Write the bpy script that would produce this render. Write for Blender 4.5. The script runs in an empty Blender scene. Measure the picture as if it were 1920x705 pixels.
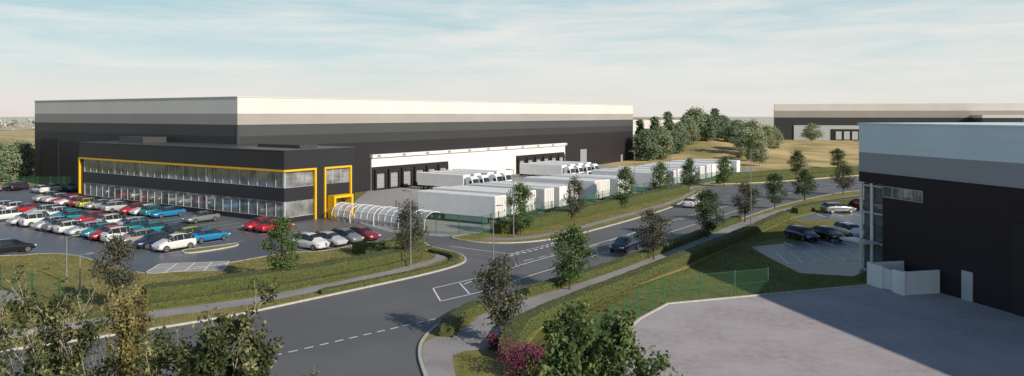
import bpy, bmesh, math, random
import numpy as np
from mathutils import Vector, Matrix, noise
random.seed(7); rng=np.random.default_rng(7)
scene=bpy.context.scene
col=scene.collection
CAMH=14.0
def S(a,b,z=0.0):
    """survey reading -> world metres on the level z"""
    Y=(CAMH-z)*1440.0/(b-214.0); return Vector(((a-960.0)/1440.0*Y,Y,z))
R2=Vector((.5664,.8241)); L2=Vector((-.8241,.5664)); O2=Vector((-29.15,98.3))
FM=(O2,R2,L2)
FN=(Vector((31.3,69.3)),Vector((.2425,-.970)),Vector((.970,.2425)))
def F(fr,a,b,z=0): p=fr[0]+fr[1]*a+fr[2]*b; return Vector((p.x,p.y,z))
def ang(v): return math.atan2(v.y,v.x)
# ------------------------------------------------ materials
def newmat(n):
    m=bpy.data.materials.new(n); m.use_nodes=True
    return m,m.node_tree,m.node_tree.nodes['Principled BSDF']
def pm(n,c1,c2=None,scale=3.0,rough=.7,metal=0,bump=0,bscale=None,detail=5,spec=.5,c3=None,scale2=.15,coat=0):
    m,t,b=newmat(n); b.inputs['Roughness'].default_value=rough; b.inputs['Metallic'].default_value=metal
    b.inputs['Specular IOR Level'].default_value=spec; b.inputs['Coat Weight'].default_value=coat
    b.inputs['Coat Roughness'].default_value=.05
    if c2 is None: c2=tuple(x*.88 for x in c1)
    g=t.nodes.new('ShaderNodeNewGeometry')
    nz=t.nodes.new('ShaderNodeTexNoise'); nz.inputs['Scale'].default_value=scale; nz.inputs['Detail'].default_value=detail
    nz.inputs['Roughness'].default_value=.62
    t.links.new(g.outputs['Position'],nz.inputs['Vector'])
    r=t.nodes.new('ShaderNodeValToRGB'); r.color_ramp.elements[0].position=.36; r.color_ramp.elements[1].position=.64
    r.color_ramp.elements[0].color=(*c2,1); r.color_ramp.elements[1].color=(*c1,1)
    t.links.new(nz.outputs['Fac'],r.inputs['Fac']); out=r.outputs['Color']
    if c3 is not None:
        n2=t.nodes.new('ShaderNodeTexNoise'); n2.inputs['Scale'].default_value=scale2; n2.inputs['Detail'].default_value=4
        t.links.new(g.outputs['Position'],n2.inputs['Vector'])
        r2=t.nodes.new('ShaderNodeValToRGB'); r2.color_ramp.elements[0].position=.42; r2.color_ramp.elements[1].position=.62
        r2.color_ramp.elements[0].color=(0,0,0,1); r2.color_ramp.elements[1].color=(.8,.8,.8,1)
        t.links.new(n2.outputs['Fac'],r2.inputs['Fac'])
        mx=t.nodes.new('ShaderNodeMixRGB'); t.links.new(r2.outputs['Color'],mx.inputs['Fac']); t.links.new(out,mx.inputs['Color1'])
        mx.inputs['Color2'].default_value=(*c3,1); out=mx.outputs['Color']
    t.links.new(out,b.inputs['Base Color'])
    if bump:
        bp=t.nodes.new('ShaderNodeBump'); bp.inputs['Strength'].default_value=bump; bp.inputs['Distance'].default_value=.05
        n3=t.nodes.new('ShaderNodeTexNoise'); n3.inputs['Scale'].default_value=bscale or scale*4; n3.inputs['Detail'].default_value=4
        t.links.new(g.outputs['Position'],n3.inputs['Vector'])
        t.links.new(n3.outputs['Fac'],bp.inputs['Height']); t.links.new(bp.outputs['Normal'],b.inputs['Normal'])
    return m
def cladding(n,c,rough=.55,ribs=True):
    """profiled metal sheet: fine seams and faint weathering"""
    m,t,b=newmat(n); b.inputs['Roughness'].default_value=rough; b.inputs['Specular IOR Level'].default_value=.35
    g=t.nodes.new('ShaderNodeNewGeometry')
    nz=t.nodes.new('ShaderNodeTexNoise'); nz.inputs['Scale'].default_value=.12; nz.inputs['Detail'].default_value=6
    t.links.new(g.outputs['Position'],nz.inputs['Vector'])
    r=t.nodes.new('ShaderNodeValToRGB'); r.color_ramp.elements[0].position=.3; r.color_ramp.elements[1].position=.7
    r.color_ramp.elements[0].color=(*[x*.9 for x in c],1); r.color_ramp.elements[1].color=(*c,1)
    t.links.new(nz.outputs['Fac'],r.inputs['Fac'])
    sp=t.nodes.new('ShaderNodeSeparateXYZ'); t.links.new(g.outputs['Position'],sp.inputs[0])
    md=t.nodes.new('ShaderNodeMath'); md.operation='FRACT'
    t.links.new(sp.outputs['Z'],md.inputs[0])
    lt=t.nodes.new('ShaderNodeMath'); lt.operation='LESS_THAN'; lt.inputs[1].default_value=.05; t.links.new(md.outputs[0],lt.inputs[0])
    mu=t.nodes.new('ShaderNodeMath'); mu.operation='MULTIPLY'; mu.inputs[1].default_value=.2; t.links.new(lt.outputs[0],mu.inputs[0])
    mx=t.nodes.new('ShaderNodeMixRGB'); t.links.new(mu.outputs[0],mx.inputs['Fac']); t.links.new(r.outputs['Color'],mx.inputs['Color1'])
    mx.inputs['Color2'].default_value=(*[x*.5 for x in c],1)
    t.links.new(mx.outputs['Color'],b.inputs['Base Color'])
    return m
def leafmat(n,ca,cb,cc=None,trans=.25,cpos=.5):
    m,t,b=newmat(n); b.inputs['Roughness'].default_value=.6; b.inputs['Specular IOR Level'].default_value=.25
    g=t.nodes.new('ShaderNodeNewGeometry'); r=t.nodes.new('ShaderNodeValToRGB')
    r.color_ramp.elements[0].color=(*ca,1); r.color_ramp.elements[1].color=(*cb,1)
    if cc: e=r.color_ramp.elements.new(cpos); e.color=(*cc,1)
    nz=t.nodes.new('ShaderNodeTexNoise'); nz.inputs['Scale'].default_value=1.3; t.links.new(g.outputs['Position'],nz.inputs['Vector'])
    ad=t.nodes.new('ShaderNodeMath'); ad.operation='MULTIPLY_ADD'; ad.inputs[1].default_value=.55
    t.links.new(g.outputs['Random Per Island'],ad.inputs[0])
    s=t.nodes.new('ShaderNodeMath'); s.operation='MULTIPLY_ADD'; s.inputs[1].default_value=1.6; s.inputs[2].default_value=-.58
    t.links.new(nz.outputs['Fac'],s.inputs[0]); t.links.new(s.outputs[0],ad.inputs[2])
    t.links.new(ad.outputs[0],r.inputs['Fac']); t.links.new(r.outputs['Color'],b.inputs['Base Color'])
    tr=t.nodes.new('ShaderNodeBsdfTranslucent'); t.links.new(r.outputs['Color'],tr.inputs['Color'])
    mx=t.nodes.new('ShaderNodeMixShader'); mx.inputs[0].default_value=trans
    o=t.nodes['Material Output']; t.links.new(b.outputs[0],mx.inputs[1]); t.links.new(tr.outputs[0],mx.inputs[2]); t.links.new(mx.outputs[0],o.inputs[0])
    return m
M={}
M['asphalt']=pm('asphalt',(.13,.13,.138),(.106,.107,.115),scale=9,rough=.62,bump=.2,bscale=30,c3=(.155,.153,.158),scale2=.09,spec=.5)
M['carpark']=pm('carpark_asphalt',(.115,.124,.15),(.096,.104,.125),scale=7,rough=.4,bump=.12,bscale=30,c3=(.145,.152,.17),scale2=.07)
M['yard']=pm('yard_surface',(.32,.31,.315),(.28,.275,.28),scale=2,rough=.8,bump=.1,bscale=20,c3=(.36,.355,.355),scale2=.05)
M['concrete']=pm('concrete_slab',(.4,.365,.385),(.31,.28,.3),scale=1.8,rough=.85,bump=.2,bscale=14,c3=(.43,.395,.41),scale2=.22,detail=10)
M['path']=pm('pavement',(.28,.27,.28),(.235,.225,.235),scale=5,rough=.85,bump=.1,bscale=25,c3=(.32,.305,.31),scale2=.3)
M['kerb']=pm('kerb_stone',(.5,.48,.45),(.38,.37,.34),scale=4,rough=.85)
M['grass']=pm('verge_grass',(.225,.21,.075),(.15,.155,.05),scale=1.6,rough=.95,bump=.5,bscale=9,c3=(.27,.225,.1),scale2=.25,detail=9,spec=.1)
M['lawn']=pm('lawn_grass',(.15,.165,.05),(.1,.12,.035),scale=1.3,rough=.95,bump=.5,bscale=9,c3=(.2,.185,.065),scale2=.15,detail=9,spec=.1)
M['paint']=pm('white_line_paint',(.82,.81,.79),(.68,.68,.66),scale=6,rough=.7)
M['white']=cladding('white_cladding',(.7,.68,.65))
M['grey']=cladding('light_grey_cladding',(.36,.34,.32))
M['dk1']=cladding('dark_grey_cladding',(.07,.075,.077))
M['dk2']=cladding('charcoal_cladding',(.043,.045,.05))
M['black']=cladding('black_cladding',(.024,.022,.026))
M['office']=cladding('anthracite_panel',(.028,.029,.035),rough=.4)
M['nblack']=cladding('deep_brown_cladding',(.026,.017,.022),rough=.7)
M['nwhite']=cladding('blue_shade_white_cladding',(.74,.86,.92))  # white cladding with the blue of sky-lit shade put into its colour
M['ngrey']=cladding('mid_grey_cladding',(.36,.36,.4))
M['yellow']=pm('yellow_frame',(.85,.5,.01),(.8,.45,.01),rough=.4)
M['roof']=pm('roof_sheet',(.35,.35,.34),rough=.7)
M['darkroof']=pm('dark_roof_membrane',(.05,.052,.055),rough=.8)
M['whiteplain']=pm('white_panel',(.76,.75,.74),(.71,.7,.69),rough=.5)
M['trailer']=pm('white_trailer_side',(.84,.85,.86),(.78,.79,.8),scale=.8,rough=.45)
M['trailer_dull']=pm('off_white_trailer_side',(.68,.68,.68),(.62,.62,.62),scale=.8,rough=.55)
M['dockblack']=pm('black_rubber',(.015,.015,.016),rough=.7)
M['doorgrey']=pm('grey_door',(.3,.31,.32),rough=.45)
M['frame']=pm('dark_frame',(.06,.06,.065),rough=.4)
M['lframe']=pm('light_steel',(.5,.52,.53),rough=.4)
M['steel']=pm('galvanised_steel',(.3,.31,.32),rough=.45,metal=.5)
M['trunk']=pm('bark',(.12,.1,.08),(.07,.055,.045),scale=8,rough=.95)
M['pale_bark']=pm('pale_bark',(.5,.45,.37),(.26,.22,.17),scale=6,rough=.9)
M['postgreen']=pm('green_post',(.03,.13,.06),rough=.5)
M['hwhite']=pm('white_coated_steel',(.8,.8,.8),rough=.35)
def glass(n,c,metal=.75,rough=.06,lo=.35):
    m,t,b=newmat(n); b.inputs['Metallic'].default_value=metal; b.inputs['Roughness'].default_value=rough
    g=t.nodes.new('ShaderNodeNewGeometry'); nz=t.nodes.new('ShaderNodeTexNoise'); nz.inputs['Scale'].default_value=.5; nz.inputs['Detail'].default_value=3
    t.links.new(g.outputs['Position'],nz.inputs['Vector']); r=t.nodes.new('ShaderNodeValToRGB')
    r.color_ramp.elements[0].position=.35;r.color_ramp.elements[1].position=.65
    r.color_ramp.elements[0].color=(*[x*lo for x in c],1); r.color_ramp.elements[1].color=(*c,1)
    t.links.new(nz.outputs['Fac'],r.inputs['Fac']); t.links.new(r.outputs['Color'],b.inputs['Base Color'])
    return m
M['glass']=glass('office_glazing',(.54,.54,.54),.55,.05,.4)  # pale base paints in the brightness of reflections and lit interior
M['darkglass']=glass('dark_glazing',(.16,.19,.22),.4,.05,.5)  # darker glass for the strip window
M['cglass']=glass('car_glass',(.05,.06,.07),.3,.05)
def seethru(n,c,fac,rough=.1):
    m,t,b=newmat(n); b.inputs['Base Color'].default_value=(*c,1); b.inputs['Roughness'].default_value=rough
    tr=t.nodes.new('ShaderNodeBsdfTransparent'); mx=t.nodes.new('ShaderNodeMixShader'); mx.inputs[0].default_value=fac
    o=t.nodes['Material Output']; t.links.new(tr.outputs[0],mx.inputs[1]); t.links.new(b.outputs[0],mx.inputs[2]); t.links.new(mx.outputs[0],o.inputs[0])
    return m
M['meshpanel']=seethru('green_weldmesh',(.045,.16,.075),.15,.6)
M['meshyard']=seethru('green_weldmesh_dense',(.05,.18,.09),.24,.6)
M['clear']=seethru('clear_glazing',(.12,.16,.19),.55,.03)
M['shelterglass']=seethru('clear_polycarbonate',(.62,.72,.76),.5,.05)
M['leaf_a']=leafmat('foliage_dark_green',(.03,.055,.03),(.12,.175,.06))
M['leaf_b']=leafmat('foliage_fresh_green',(.035,.075,.03),(.15,.23,.07))
M['leaf_d']=leafmat('foliage_broad_green',(.035,.065,.025),(.3,.36,.14),(.09,.14,.045),.25,.6)  # bright end of the ramp paints highlights on some leaves
M['leaf_c']=leafmat('foliage_bronze_green',(.05,.055,.045),(.16,.165,.1))
M['leaf_far']=leafmat('foliage_hazy_green',(.18,.23,.14),(.4,.44,.27))  # distance haze painted in as a paler leaf colour
M['leaf_fardark']=leafmat('foliage_conifer_hazed',(.12,.18,.12),(.24,.31,.18))  # dark far foliage, lightened to paint in haze
M['leaf_wood']=leafmat('foliage_misty',(.4,.44,.4),(.55,.57,.49))  # horizon wood, mist painted into the leaf colour
M['leaf_olive']=leafmat('foliage_olive',(.03,.045,.018),(.34,.34,.16),(.075,.095,.035),.2,.62)  # dark middle tone, few painted highlights at the pale end
M['leaf_yellow']=leafmat('foliage_ochre',(.09,.085,.03),(.34,.29,.11))
M['leaf_purple']=leafmat('foliage_purple',(.08,.02,.04),(.32,.1,.17))
M['hedge']=leafmat('hedge_leaves',(.06,.08,.02),(.22,.235,.06),(.125,.145,.038),.15)
M['hedgecore']=pm('hedge_core',(.09,.11,.03),(.05,.06,.02),scale=5,rough=1)
M['blade']=leafmat('grass_blades',(.14,.15,.045),(.32,.28,.1),(.215,.205,.07),.2)
M['lawnblade']=leafmat('lawn_blades',(.08,.1,.03),(.24,.22,.075),(.15,.165,.05),.2)
M['tyre']=pm('tyre_rubber',(.012,.012,.012),rough=.8)
M['rim']=pm('alloy_rim',(.4,.4,.42),rough=.3,metal=.8)
M['lamp']=pm('headlamp_glass',(.6,.62,.65),rough=.1)
M['tail']=pm('red_lamp_glass',(.35,.01,.01),rough=.15)
M['chassis']=pm('dark_chassis',(.03,.03,.033),rough=.6)
M['bluegrey']=pm('blue_grey_skirt',(.2,.28,.33),rough=.5)
# ------------------------------------------------ object helpers
def mk(name,verts,faces,mats,parent=None,fm=None,smooth=False,fix=True,**props):
    me=bpy.data.meshes.new(name); me.from_pydata([tuple(v) for v in verts],[],faces)
    for m in (mats if isinstance(mats,(list,tuple)) else [mats]): me.materials.append(m)
    if fm: 
        for p,i in zip(me.polygons,fm): p.material_index=i
    if fix:
        bm=bmesh.new(); bm.from_mesh(me); bmesh.ops.recalc_face_normals(bm,faces=bm.faces); bm.to_mesh(me); bm.free()
    if smooth:
        for p in me.polygons: p.use_smooth=True
    ob=bpy.data.objects.new(name,me); col.objects.link(ob)
    if parent:
        ob.parent=parent; ob.matrix_parent_inverse=Matrix.Translation(-parent.location)
    for k,v in props.items(): ob[k]=v
    return ob
def root(name,loc,label,cat,group=None):
    o=bpy.data.objects.new(name,None); o.location=loc; o.empty_display_size=.3; col.objects.link(o)
    o['label']=label; o['category']=cat
    if group: o['group']=group
    return o
class MB:
    def __init__(s): s.v=[];s.f=[];s.m=[]
    def quad(s,a,b,c,d,m=0):
        i=len(s.v); s.v+= [a,b,c,d]; s.f.append((i,i+1,i+2,i+3)); s.m.append(m)
    def box(s,x0,x1,y0,y1,z0,z1,m=0,fr=None):
        i=len(s.v)
        for z in (z0,z1):
            for x,y in ((x0,y0),(x1,y0),(x1,y1),(x0,y1)):
                s.v.append(F(fr,x,y,z) if fr else Vector((x,y,z)))
        for f in ((0,3,2,1),(4,5,6,7),(0,1,5,4),(1,2,6,5),(2,3,7,6),(3,0,4,7)):
            s.f.append(tuple(i+k for k in f)); s.m.append(m)
    def tube(s,pts,rad,n=6,m=0):
        pts=[Vector(p) for p in pts]; i0=len(s.v)
        for k,p in enumerate(pts):
            d=(pts[min(k+1,len(pts)-1)]-pts[max(k-1,0)])
            if d.length<1e-6: d=Vector((0,0,1))
            d.normalize(); u=d.orthogonal().normalized(); w=d.cross(u)
            r=rad[k] if isinstance(rad,(list,tuple)) else rad
            for j in range(n):
                a=2*math.pi*j/n; s.v.append(p+u*math.cos(a)*r+w*math.sin(a)*r)
        for k in range(len(pts)-1):
            for j in range(n):
                a=i0+k*n+j; b=i0+k*n+(j+1)%n; s.f.append((a,b,b+n,a+n)); s.m.append(m)
        s.f.append(tuple(i0+j for j in range(n))); s.m.append(m)
        e=i0+(len(pts)-1)*n; s.f.append(tuple(e+j for j in range(n))); s.m.append(m)
    def cyl(s,c,ax,r,h,n=16,m=0,mcap=None):
        c=Vector(c);ax=Vector(ax); i0=len(s.v); u=ax.orthogonal().normalized(); w=ax.cross(u)
        for e in (-.5,.5):
            for j in range(n):
                a=2*math.pi*j/n; s.v.append(c+ax*h*e+u*math.cos(a)*r+w*math.sin(a)*r)
        for j in range(n): s.f.append((i0+j,i0+(j+1)%n,i0+n+(j+1)%n,i0+n+j)); s.m.append(m)
        for k in (0,n): s.f.append(tuple(i0+k+j for j in range(n))); s.m.append(m if mcap is None else mcap)
    def obj(s,name,mats,parent=None,smooth=False,fix=True,**p): return mk(name,s.v,s.f,mats,parent,s.m,smooth,fix,**p)
def fbox(name,fr,a0,a1,b0,b1,z0,z1,mat,parent=None,**p):
    mb=MB(); mb.box(a0,a1,b0,b1,z0,z1,fr=fr); return mb.obj(name,mat,parent,**p)
def chaikin(pts,n=2,closed=True):
    for _ in range(n):
        out=[]; N=len(pts); rg=range(N) if closed else range(N-1)
        if not closed: out.append(pts[0])
        for i in rg:
            a,b=pts[i],pts[(i+1)%N]; out+= [a*.75+b*.25,a*.25+b*.75]
        if not closed: out.append(pts[-1])
        pts=out
    return pts
def SP(l,z=0): return [S(a,b) for a,b in l]
def sheet(name,pts,z,mat,**p):
    return mk(name,[Vector((q.x,q.y,z)) for q in pts],[tuple(range(len(pts)))],mat,kind='structure',**p)
def slab(name,pts,z,mat):
    n=len(pts); v=[Vector((q.x,q.y,z)) for q in pts]+[Vector((q.x,q.y,0)) for q in pts]
    f=[tuple(range(n))]+[(i,(i+1)%n,n+(i+1)%n,n+i) for i in range(n)]
    return mk(name,v,f,mat,kind='structure')
def offs(pts,d,closed=False):
    out=[];N=len(pts)
    for i,p in enumerate(pts):
        a=pts[(i-1)%N] if closed or i>0 else p; b=pts[(i+1)%N] if closed or i<N-1 else p
        t=(b-a); t.z=0; t.normalize(); out.append(p+Vector((-t.y,t.x,0))*d)
    return out
def kerb(pts,closed=True,w=.2,z=.13,name='kerb'):
    A=offs(pts,w/2,closed);B=offs(pts,-w/2,closed);n=len(pts);mb=MB()
    for i in range(n if closed else n-1):
        j=(i+1)%n
        up=lambda p,h: Vector((p.x,p.y,h))
        mb.quad(up(A[i],z),up(A[j],z),up(B[j],z),up(B[i],z)); mb.quad(up(A[i],0),up(A[j],0),up(A[j],z),up(A[i],z)); mb.quad(up(B[i],0),up(B[j],0),up(B[j],z),up(B[i],z))
    return mb.obj(name,M['kerb'],kind='structure')
# ------------------------------------------------ terrain
def hgt(x,y):
    h=6.0*math.exp(-((x-66)/24)**2-((y-285)/50)**2)
    h+=2.2*math.exp(-((x-110)/45)**2-((y-330)/45)**2)
    h+=1.5*math.exp(-((x-40)/20)**2-((y-330)/60)**2)
    t=max(0,min(1,(y-195)/40)); 
    return h*t
xs=np.concatenate([np.linspace(-2500,-200,14),np.linspace(-180,0,10),np.linspace(8,220,54),np.linspace(250,2500,14)])
ys=np.concatenate([np.linspace(-60,180,10),np.linspace(190,420,48),np.linspace(450,4000,16)])
V=[];Fc=[]
for y in ys:
    for x in xs: V.append((x,y,hgt(x,y)))
nx=len(xs)
for j in range(len(ys)-1):
    for i in range(nx-1): a=j*nx+i; Fc.append((a,a+1,a+nx+1,a+nx))
gm=pm('ground_grass',(.19,.18,.06),(.13,.135,.042),scale=1.2,rough=.95,bump=.5,bscale=6,c3=(.23,.2,.085),scale2=.2,detail=9,spec=.1)
t=gm.node_tree; b=t.nodes['Principled BSDF']; src=b.inputs['Base Color'].links[0].from_socket
g=t.nodes.new('ShaderNodeNewGeometry'); sp=t.nodes.new('ShaderNodeSeparateXYZ'); t.links.new(g.outputs['Position'],sp.inputs[0])
mr=t.nodes.new('ShaderNodeMapRange'); mr.inputs[1].default_value=140; mr.inputs[2].default_value=185; t.links.new(sp.outputs['Y'],mr.inputs[0])
nz=t.nodes.new('ShaderNodeTexNoise'); nz.inputs['Scale'].default_value=.06; nz.inputs['Detail'].default_value=8; t.links.new(g.outputs['Position'],nz.inputs['Vector'])
rp=t.nodes.new('ShaderNodeValToRGB'); e=rp.color_ramp.elements; e[0].position=.36; e[1].position=.58; e[0].color=(.29,.25,.11,1); e[1].color=(.58,.44,.23,1)
t.links.new(nz.outputs['Fac'],rp.inputs['Fac']); mx=t.nodes.new('ShaderNodeMixRGB'); t.links.new(mr.outputs[0],mx.inputs['Fac']); t.links.new(src,mx.inputs['Color1']); t.links.new(rp.outputs['Color'],mx.inputs['Color2'])
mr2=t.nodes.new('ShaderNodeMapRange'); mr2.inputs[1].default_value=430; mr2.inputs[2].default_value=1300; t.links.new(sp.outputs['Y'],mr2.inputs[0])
mx2=t.nodes.new('ShaderNodeMixRGB'); t.links.new(mr2.outputs[0],mx2.inputs['Fac']); t.links.new(mx.outputs['Color'],mx2.inputs['Color1']); mx2.inputs['Color2'].default_value=(.55,.55,.48,1)  # distance haze painted in: far ground blends to a pale tone
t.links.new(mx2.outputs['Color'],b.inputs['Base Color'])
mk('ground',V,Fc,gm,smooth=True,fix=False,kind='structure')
# ------------------------------------------------ surfaces
sheet('car_park',SP([(-500,372),(60,351),(160,345),(590,400),(680,398),(760,440),(800,470),(500,505),(262,525),(0,505),(-500,505)]),.006,M['carpark'])
roadpts=SP([(-500,640),(200,560),(760,470),(690,455),(640,440),(650,413),(740,434),(830,440),(985,450),(1170,408),(1262,380),(1300,360),(1330,349),(1430,345),(1560,335),(1700,324),(2000,310),(2100,340),(1800,352),(1610,364),(1470,392),(1300,458),(985,562),(895,592),(810,650),(800,740),(700,1100),(-500,1100)])
sheet('road',roadpts,.012,M['asphalt'])
sheet('service_yard',SP([(640,398),(690,358),(1187,299),(1250,296),(1400,312),(1420,322),(1300,352),(1240,362),(930,434),(830,444),(735,436),(655,414)]),.018,M['yard'])
V1=chaikin(SP([(-400,480),(0,484),(110,474),(190,492),(262,517),(330,512),(440,493),(500,482),(545,474),(600,474),(660,462),(700,456),(740,448),(790,447),(800,462),(822,467),(862,476),(876,488),(862,498),(800,515),(700,537),(560,567),(430,595),(200,632),(0,660),(-400,720)]))
slab('verge',V1,.1,M['grass']); kerb(V1)
V2=chaikin(SP([(835,447),(905,457),(985,456),(1060,446),(1170,417),(1262,389),(1285,375),(1322,357),(1300,352),(1240,362),(1100,395),(930,432),(880,440)]))
slab('verge',V2,.1,M['grass']); kerb(V2)
V3o=SP([(812,740),(795,700),(785,665),(792,636),(830,603),(895,577),(985,553),(1100,520),(1180,492),(1300,447),(1400,407),(1470,384),(1560,364),(1610,358),(1800,340),(2100,325)])
V3i=SP([(2100,350),(1800,362),(1610,380),(1480,411),(1290,502),(1100,570),(1010,620),(970,670),(1010,760)])
V3o=chaikin(V3o,2,False); V3=V3o+V3i
slab('verge',V3,.1,M['grass']); kerb(V3o,False)
isl=chaikin(SP([(340,470),(380,466),(445,457),(447,461),(400,470),(345,477)])); slab('verge',isl,.1,M['grass']); kerb(isl)
isl=chaikin(SP([(1335,346),(1430,343),(1560,333),(1700,322),(1700,318),(1560,328),(1430,338),(1345,342)])); slab('verge',isl,.1,M['grass']); kerb(isl)
def path(l): sheet('pavement',chaikin(SP(l),1),.108,M['path'])
path([(812,740),(796,690),(790,660),(798,640),(850,628),(880,612),(905,590),(950,577),(985,563),(1100,531),(1290,459),(1385,418),(1480,388),(1610,365),(1800,349),(1800,353),(1610,370),(1480,396),(1385,431),(1290,476),(1100,548),(1000,580),(950,608),(935,640),(925,657),(848,664),(850,690),(862,740)])
path([(-200,650),(0,628),(200,596),(430,568),(560,545),(700,517),(785,496),(815,487),(818,478),(800,470),(812,468),(838,476),(838,487),(800,500),(700,527),(560,556),(430,581),(200,610),(0,643),(-200,667)])
path([(905,447),(960,449),(1045,436),(1150,409),(1265,377),(1300,358),(1308,358),(1272,380),(1155,413),(1050,441),(965,453),(910,451)])
path([(-200,560),(0,545),(60,556),(40,575),(-200,600)])
lawnp=SP([(965,665),(1012,618),(1102,568),(1292,500),(1482,409),(1540,400),(1480,412),(1560,430),(1440,450),(1400,463),(1440,484),(1500,514),(1600,520),(1648,505),(1655,533),(1252,570),(1200,598),(1140,643),(1080,760),(1000,760)])
sheet('lawn',lawnp,.003,M['lawn'])
apron=SP([(1150,640),(1200,598),(1252,570),(1648,533),(1900,515),(2500,620),(2500,1100),(1260,1100),(1180,760),(1130,680)])
sheet('concrete_apron',apron,.008,M['concrete']); kerb(apron[:4],False,w=.18,z=.09)
sheet('parking_area',SP([(1408,463),(1560,447),(1700,445),(1750,500),(1640,503),(1600,518),(1500,512),(1440,482)]),.008,M['carpark'])
sheet('parking_area',SP([(1470,403),(1530,399),(1700,394),(1900,380),(1900,410),(1700,440),(1600,425),(1560,412),(1480,411)]),.008,M['carpark'])
# ------------------------------------------------ painted markings
mk_=MB()
def stripe(pts,w=.15,z=.02,dash=None):
    for a,b in zip(pts[:-1],pts[1:]):
        d=b-a; L=d.length
        if L<.01: continue
        d.normalize(); nn=Vector((-d.y,d.x,0))*w/2
        segs=[(0,L)] if not dash else [(s,min(L,s+dash[0])) for s in np.arange(0,L,dash[0]+dash[1])]
        for s0,s1 in segs:
            q=[a+d*s0+nn,a+d*s1+nn,a+d*s1-nn,a+d*s0-nn]; mk_.quad(*[Vector((p.x,p.y,z)) for p in q])
stripe(SP([(510,668),(825,596)]),.13,dash=(.6,.42))
stripe(SP([(870,533),(905,520),(985,489),(1090,465)]),.12,dash=(1.2,.8))
stripe(SP([(845,462),(960,477),(1040,455)]),.12)
for k in range(2):
    stripe(SP([(956,477+k*3.5),(1044,455+k*3.5)]),.25,dash=(.6,.45))
stripe(SP([(812,541),(826,565),(900,548),(984,520),(1060,497),(1170,462),(1290,425),(1390,392)]),.12)
stripe(SP([(812,541),(905,519),(1000,490),(1100,463),(1220,427),(1300,402),(1390,380),(1500,358),(1700,336)]),.12)
stripe(SP([(862,531),(880,551)]),.12)
stripe(SP([(1060,478),(1180,440),(1290,408)]),.11,dash=(2,3))
stripe(SP([(1335,372),(1430,357),(1560,346),(1750,333)]),.14,dash=(2,2))
def FL(a,b): return F(FM,a,b)
for l in np.arange(-7.5,46,2.5): 
    stripe([FL(-21.3,l),FL(-11.6,l)],.1)
for l in np.arange(-7.5,50,2.5): stripe([FL(-7.6,l),FL(-2.8,l)],.1)
stripe([FL(-16.45,-7.5),FL(-16.45,46)],.1)
for l in np.arange(0,30,2.5): stripe([FL(-32,l),FL(-27.4,l)],.1)
for r in np.arange(-14,-3,2.5): stripe([FL(r,-20),FL(r,-15.2)],.1)
bb=SP([(272,514),(300,497),(430,492),(418,509)])
sheet('parking_bay',bb,.112,M['yard']);
stripe(bb+[bb[0]],.12,z=.12)
for f in (.25,.5,.75):
    stripe([bb[0].lerp(bb[3],f),bb[1].lerp(bb[2],f)],.12,z=.12)
stripe([bb[0].lerp(bb[1],.5),bb[3].lerp(bb[2],.5)],.1,z=.12)
bb=SP([(1455,474),(1478,495),(1612,487),(1580,469)])
stripe(bb+[bb[0]],.2)
for f in (.2,.4,.6,.8): stripe([bb[0].lerp(bb[3],f),bb[1].lerp(bb[2],f)],.18)
for f in (.25,.5): stripe([bb[0].lerp(bb[1],f),bb[3].lerp(bb[2],f)],.16)
for a in range(6):
    p=S(1470+a*35,454-a*.5); q=S(1490+a*38,463-a*.5); stripe([p,q],.16)
for a in range(5):
    p=S(1530+a*32,401-a*.8); q=S(1548+a*34,407-a*.8); stripe([p,q],.16)
mk_.obj('road_marking',M['paint'],kind='structure')
# ------------------------------------------------ big warehouse
W=root('warehouse',F(FM,8.35,21.2),'large black warehouse with grey and white banded cladding','warehouse')
r0,r1,l0,l1=8.35,146.6,21.2,86.7
for z0,z1,m,n in ((0,8.9,'black','wall'),(8.9,10.6,'dk2','cladding_band'),(10.6,12.37,'dk1','cladding_band'),(12.37,14.08,'grey','cladding_band'),(14.08,16.6,'white','cladding_band')):
    fbox(n,FM,r0,r1,l0,l1,z0,z1,M[m],W)
fbox('roof_flashing',FM,r0-.1,r1+.1,l0-.1,l1+.1,16.6,16.72,M['white'],W)
fbox('corner_trim',FM,r0-.06,r0+.3,l0-.06,l0+.3,0,12.37,M['frame'],W)
d0,d1=r0+28.3,r0+97.7
fbox('dock_wall',FM,d0,d1,l0-.25,l0-.003,0,6.0,M['whiteplain'],W)
fbox('canopy',FM,d0-.2,d1+.2,l0-.7,l0-.003,6.003,6.6,M['whiteplain'],W)
for k in range(11):
    rr=d0+1+k*6.8; fbox('canopy_tick',FM,rr,rr+.9,l0-.76,l0-.705,6.1,6.5,M['doorgrey'],W)  # small grey ticks along the canopy front, no lamps
dm=MB(); dm.box(-1.5,1.5,-.45,0,3.15,3.8); dm.box(-1.5,-1.1,-.45,0,0,3.15); dm.box(1.1,1.5,-.45,0,0,3.15); dm.box(-1.1,1.1,-.3,0,0,.35)
fs=dm.obj('dock_shelter',M['dockblack'],W)
dr=MB(); dr.box(-1.1,1.1,-.1,0,.35,3.15)
for z in (1.0,1.7,2.4): dr.box(-1.1,1.1,-.12,-.1,z,z+.04,1)
fd=dr.obj('dock_door',[M['doorgrey'],M['lframe']],W)
first=True
def putdock(o,pos,first):
    q=o if first else o.copy()
    if not first: col.objects.link(q)
    q.parent=W; q.matrix_parent_inverse=Matrix.Translation(-W.location)
    q.matrix_basis=Matrix.Translation(pos)@Matrix.Rotation(ang(R2),4,'Z'); return q
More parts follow.
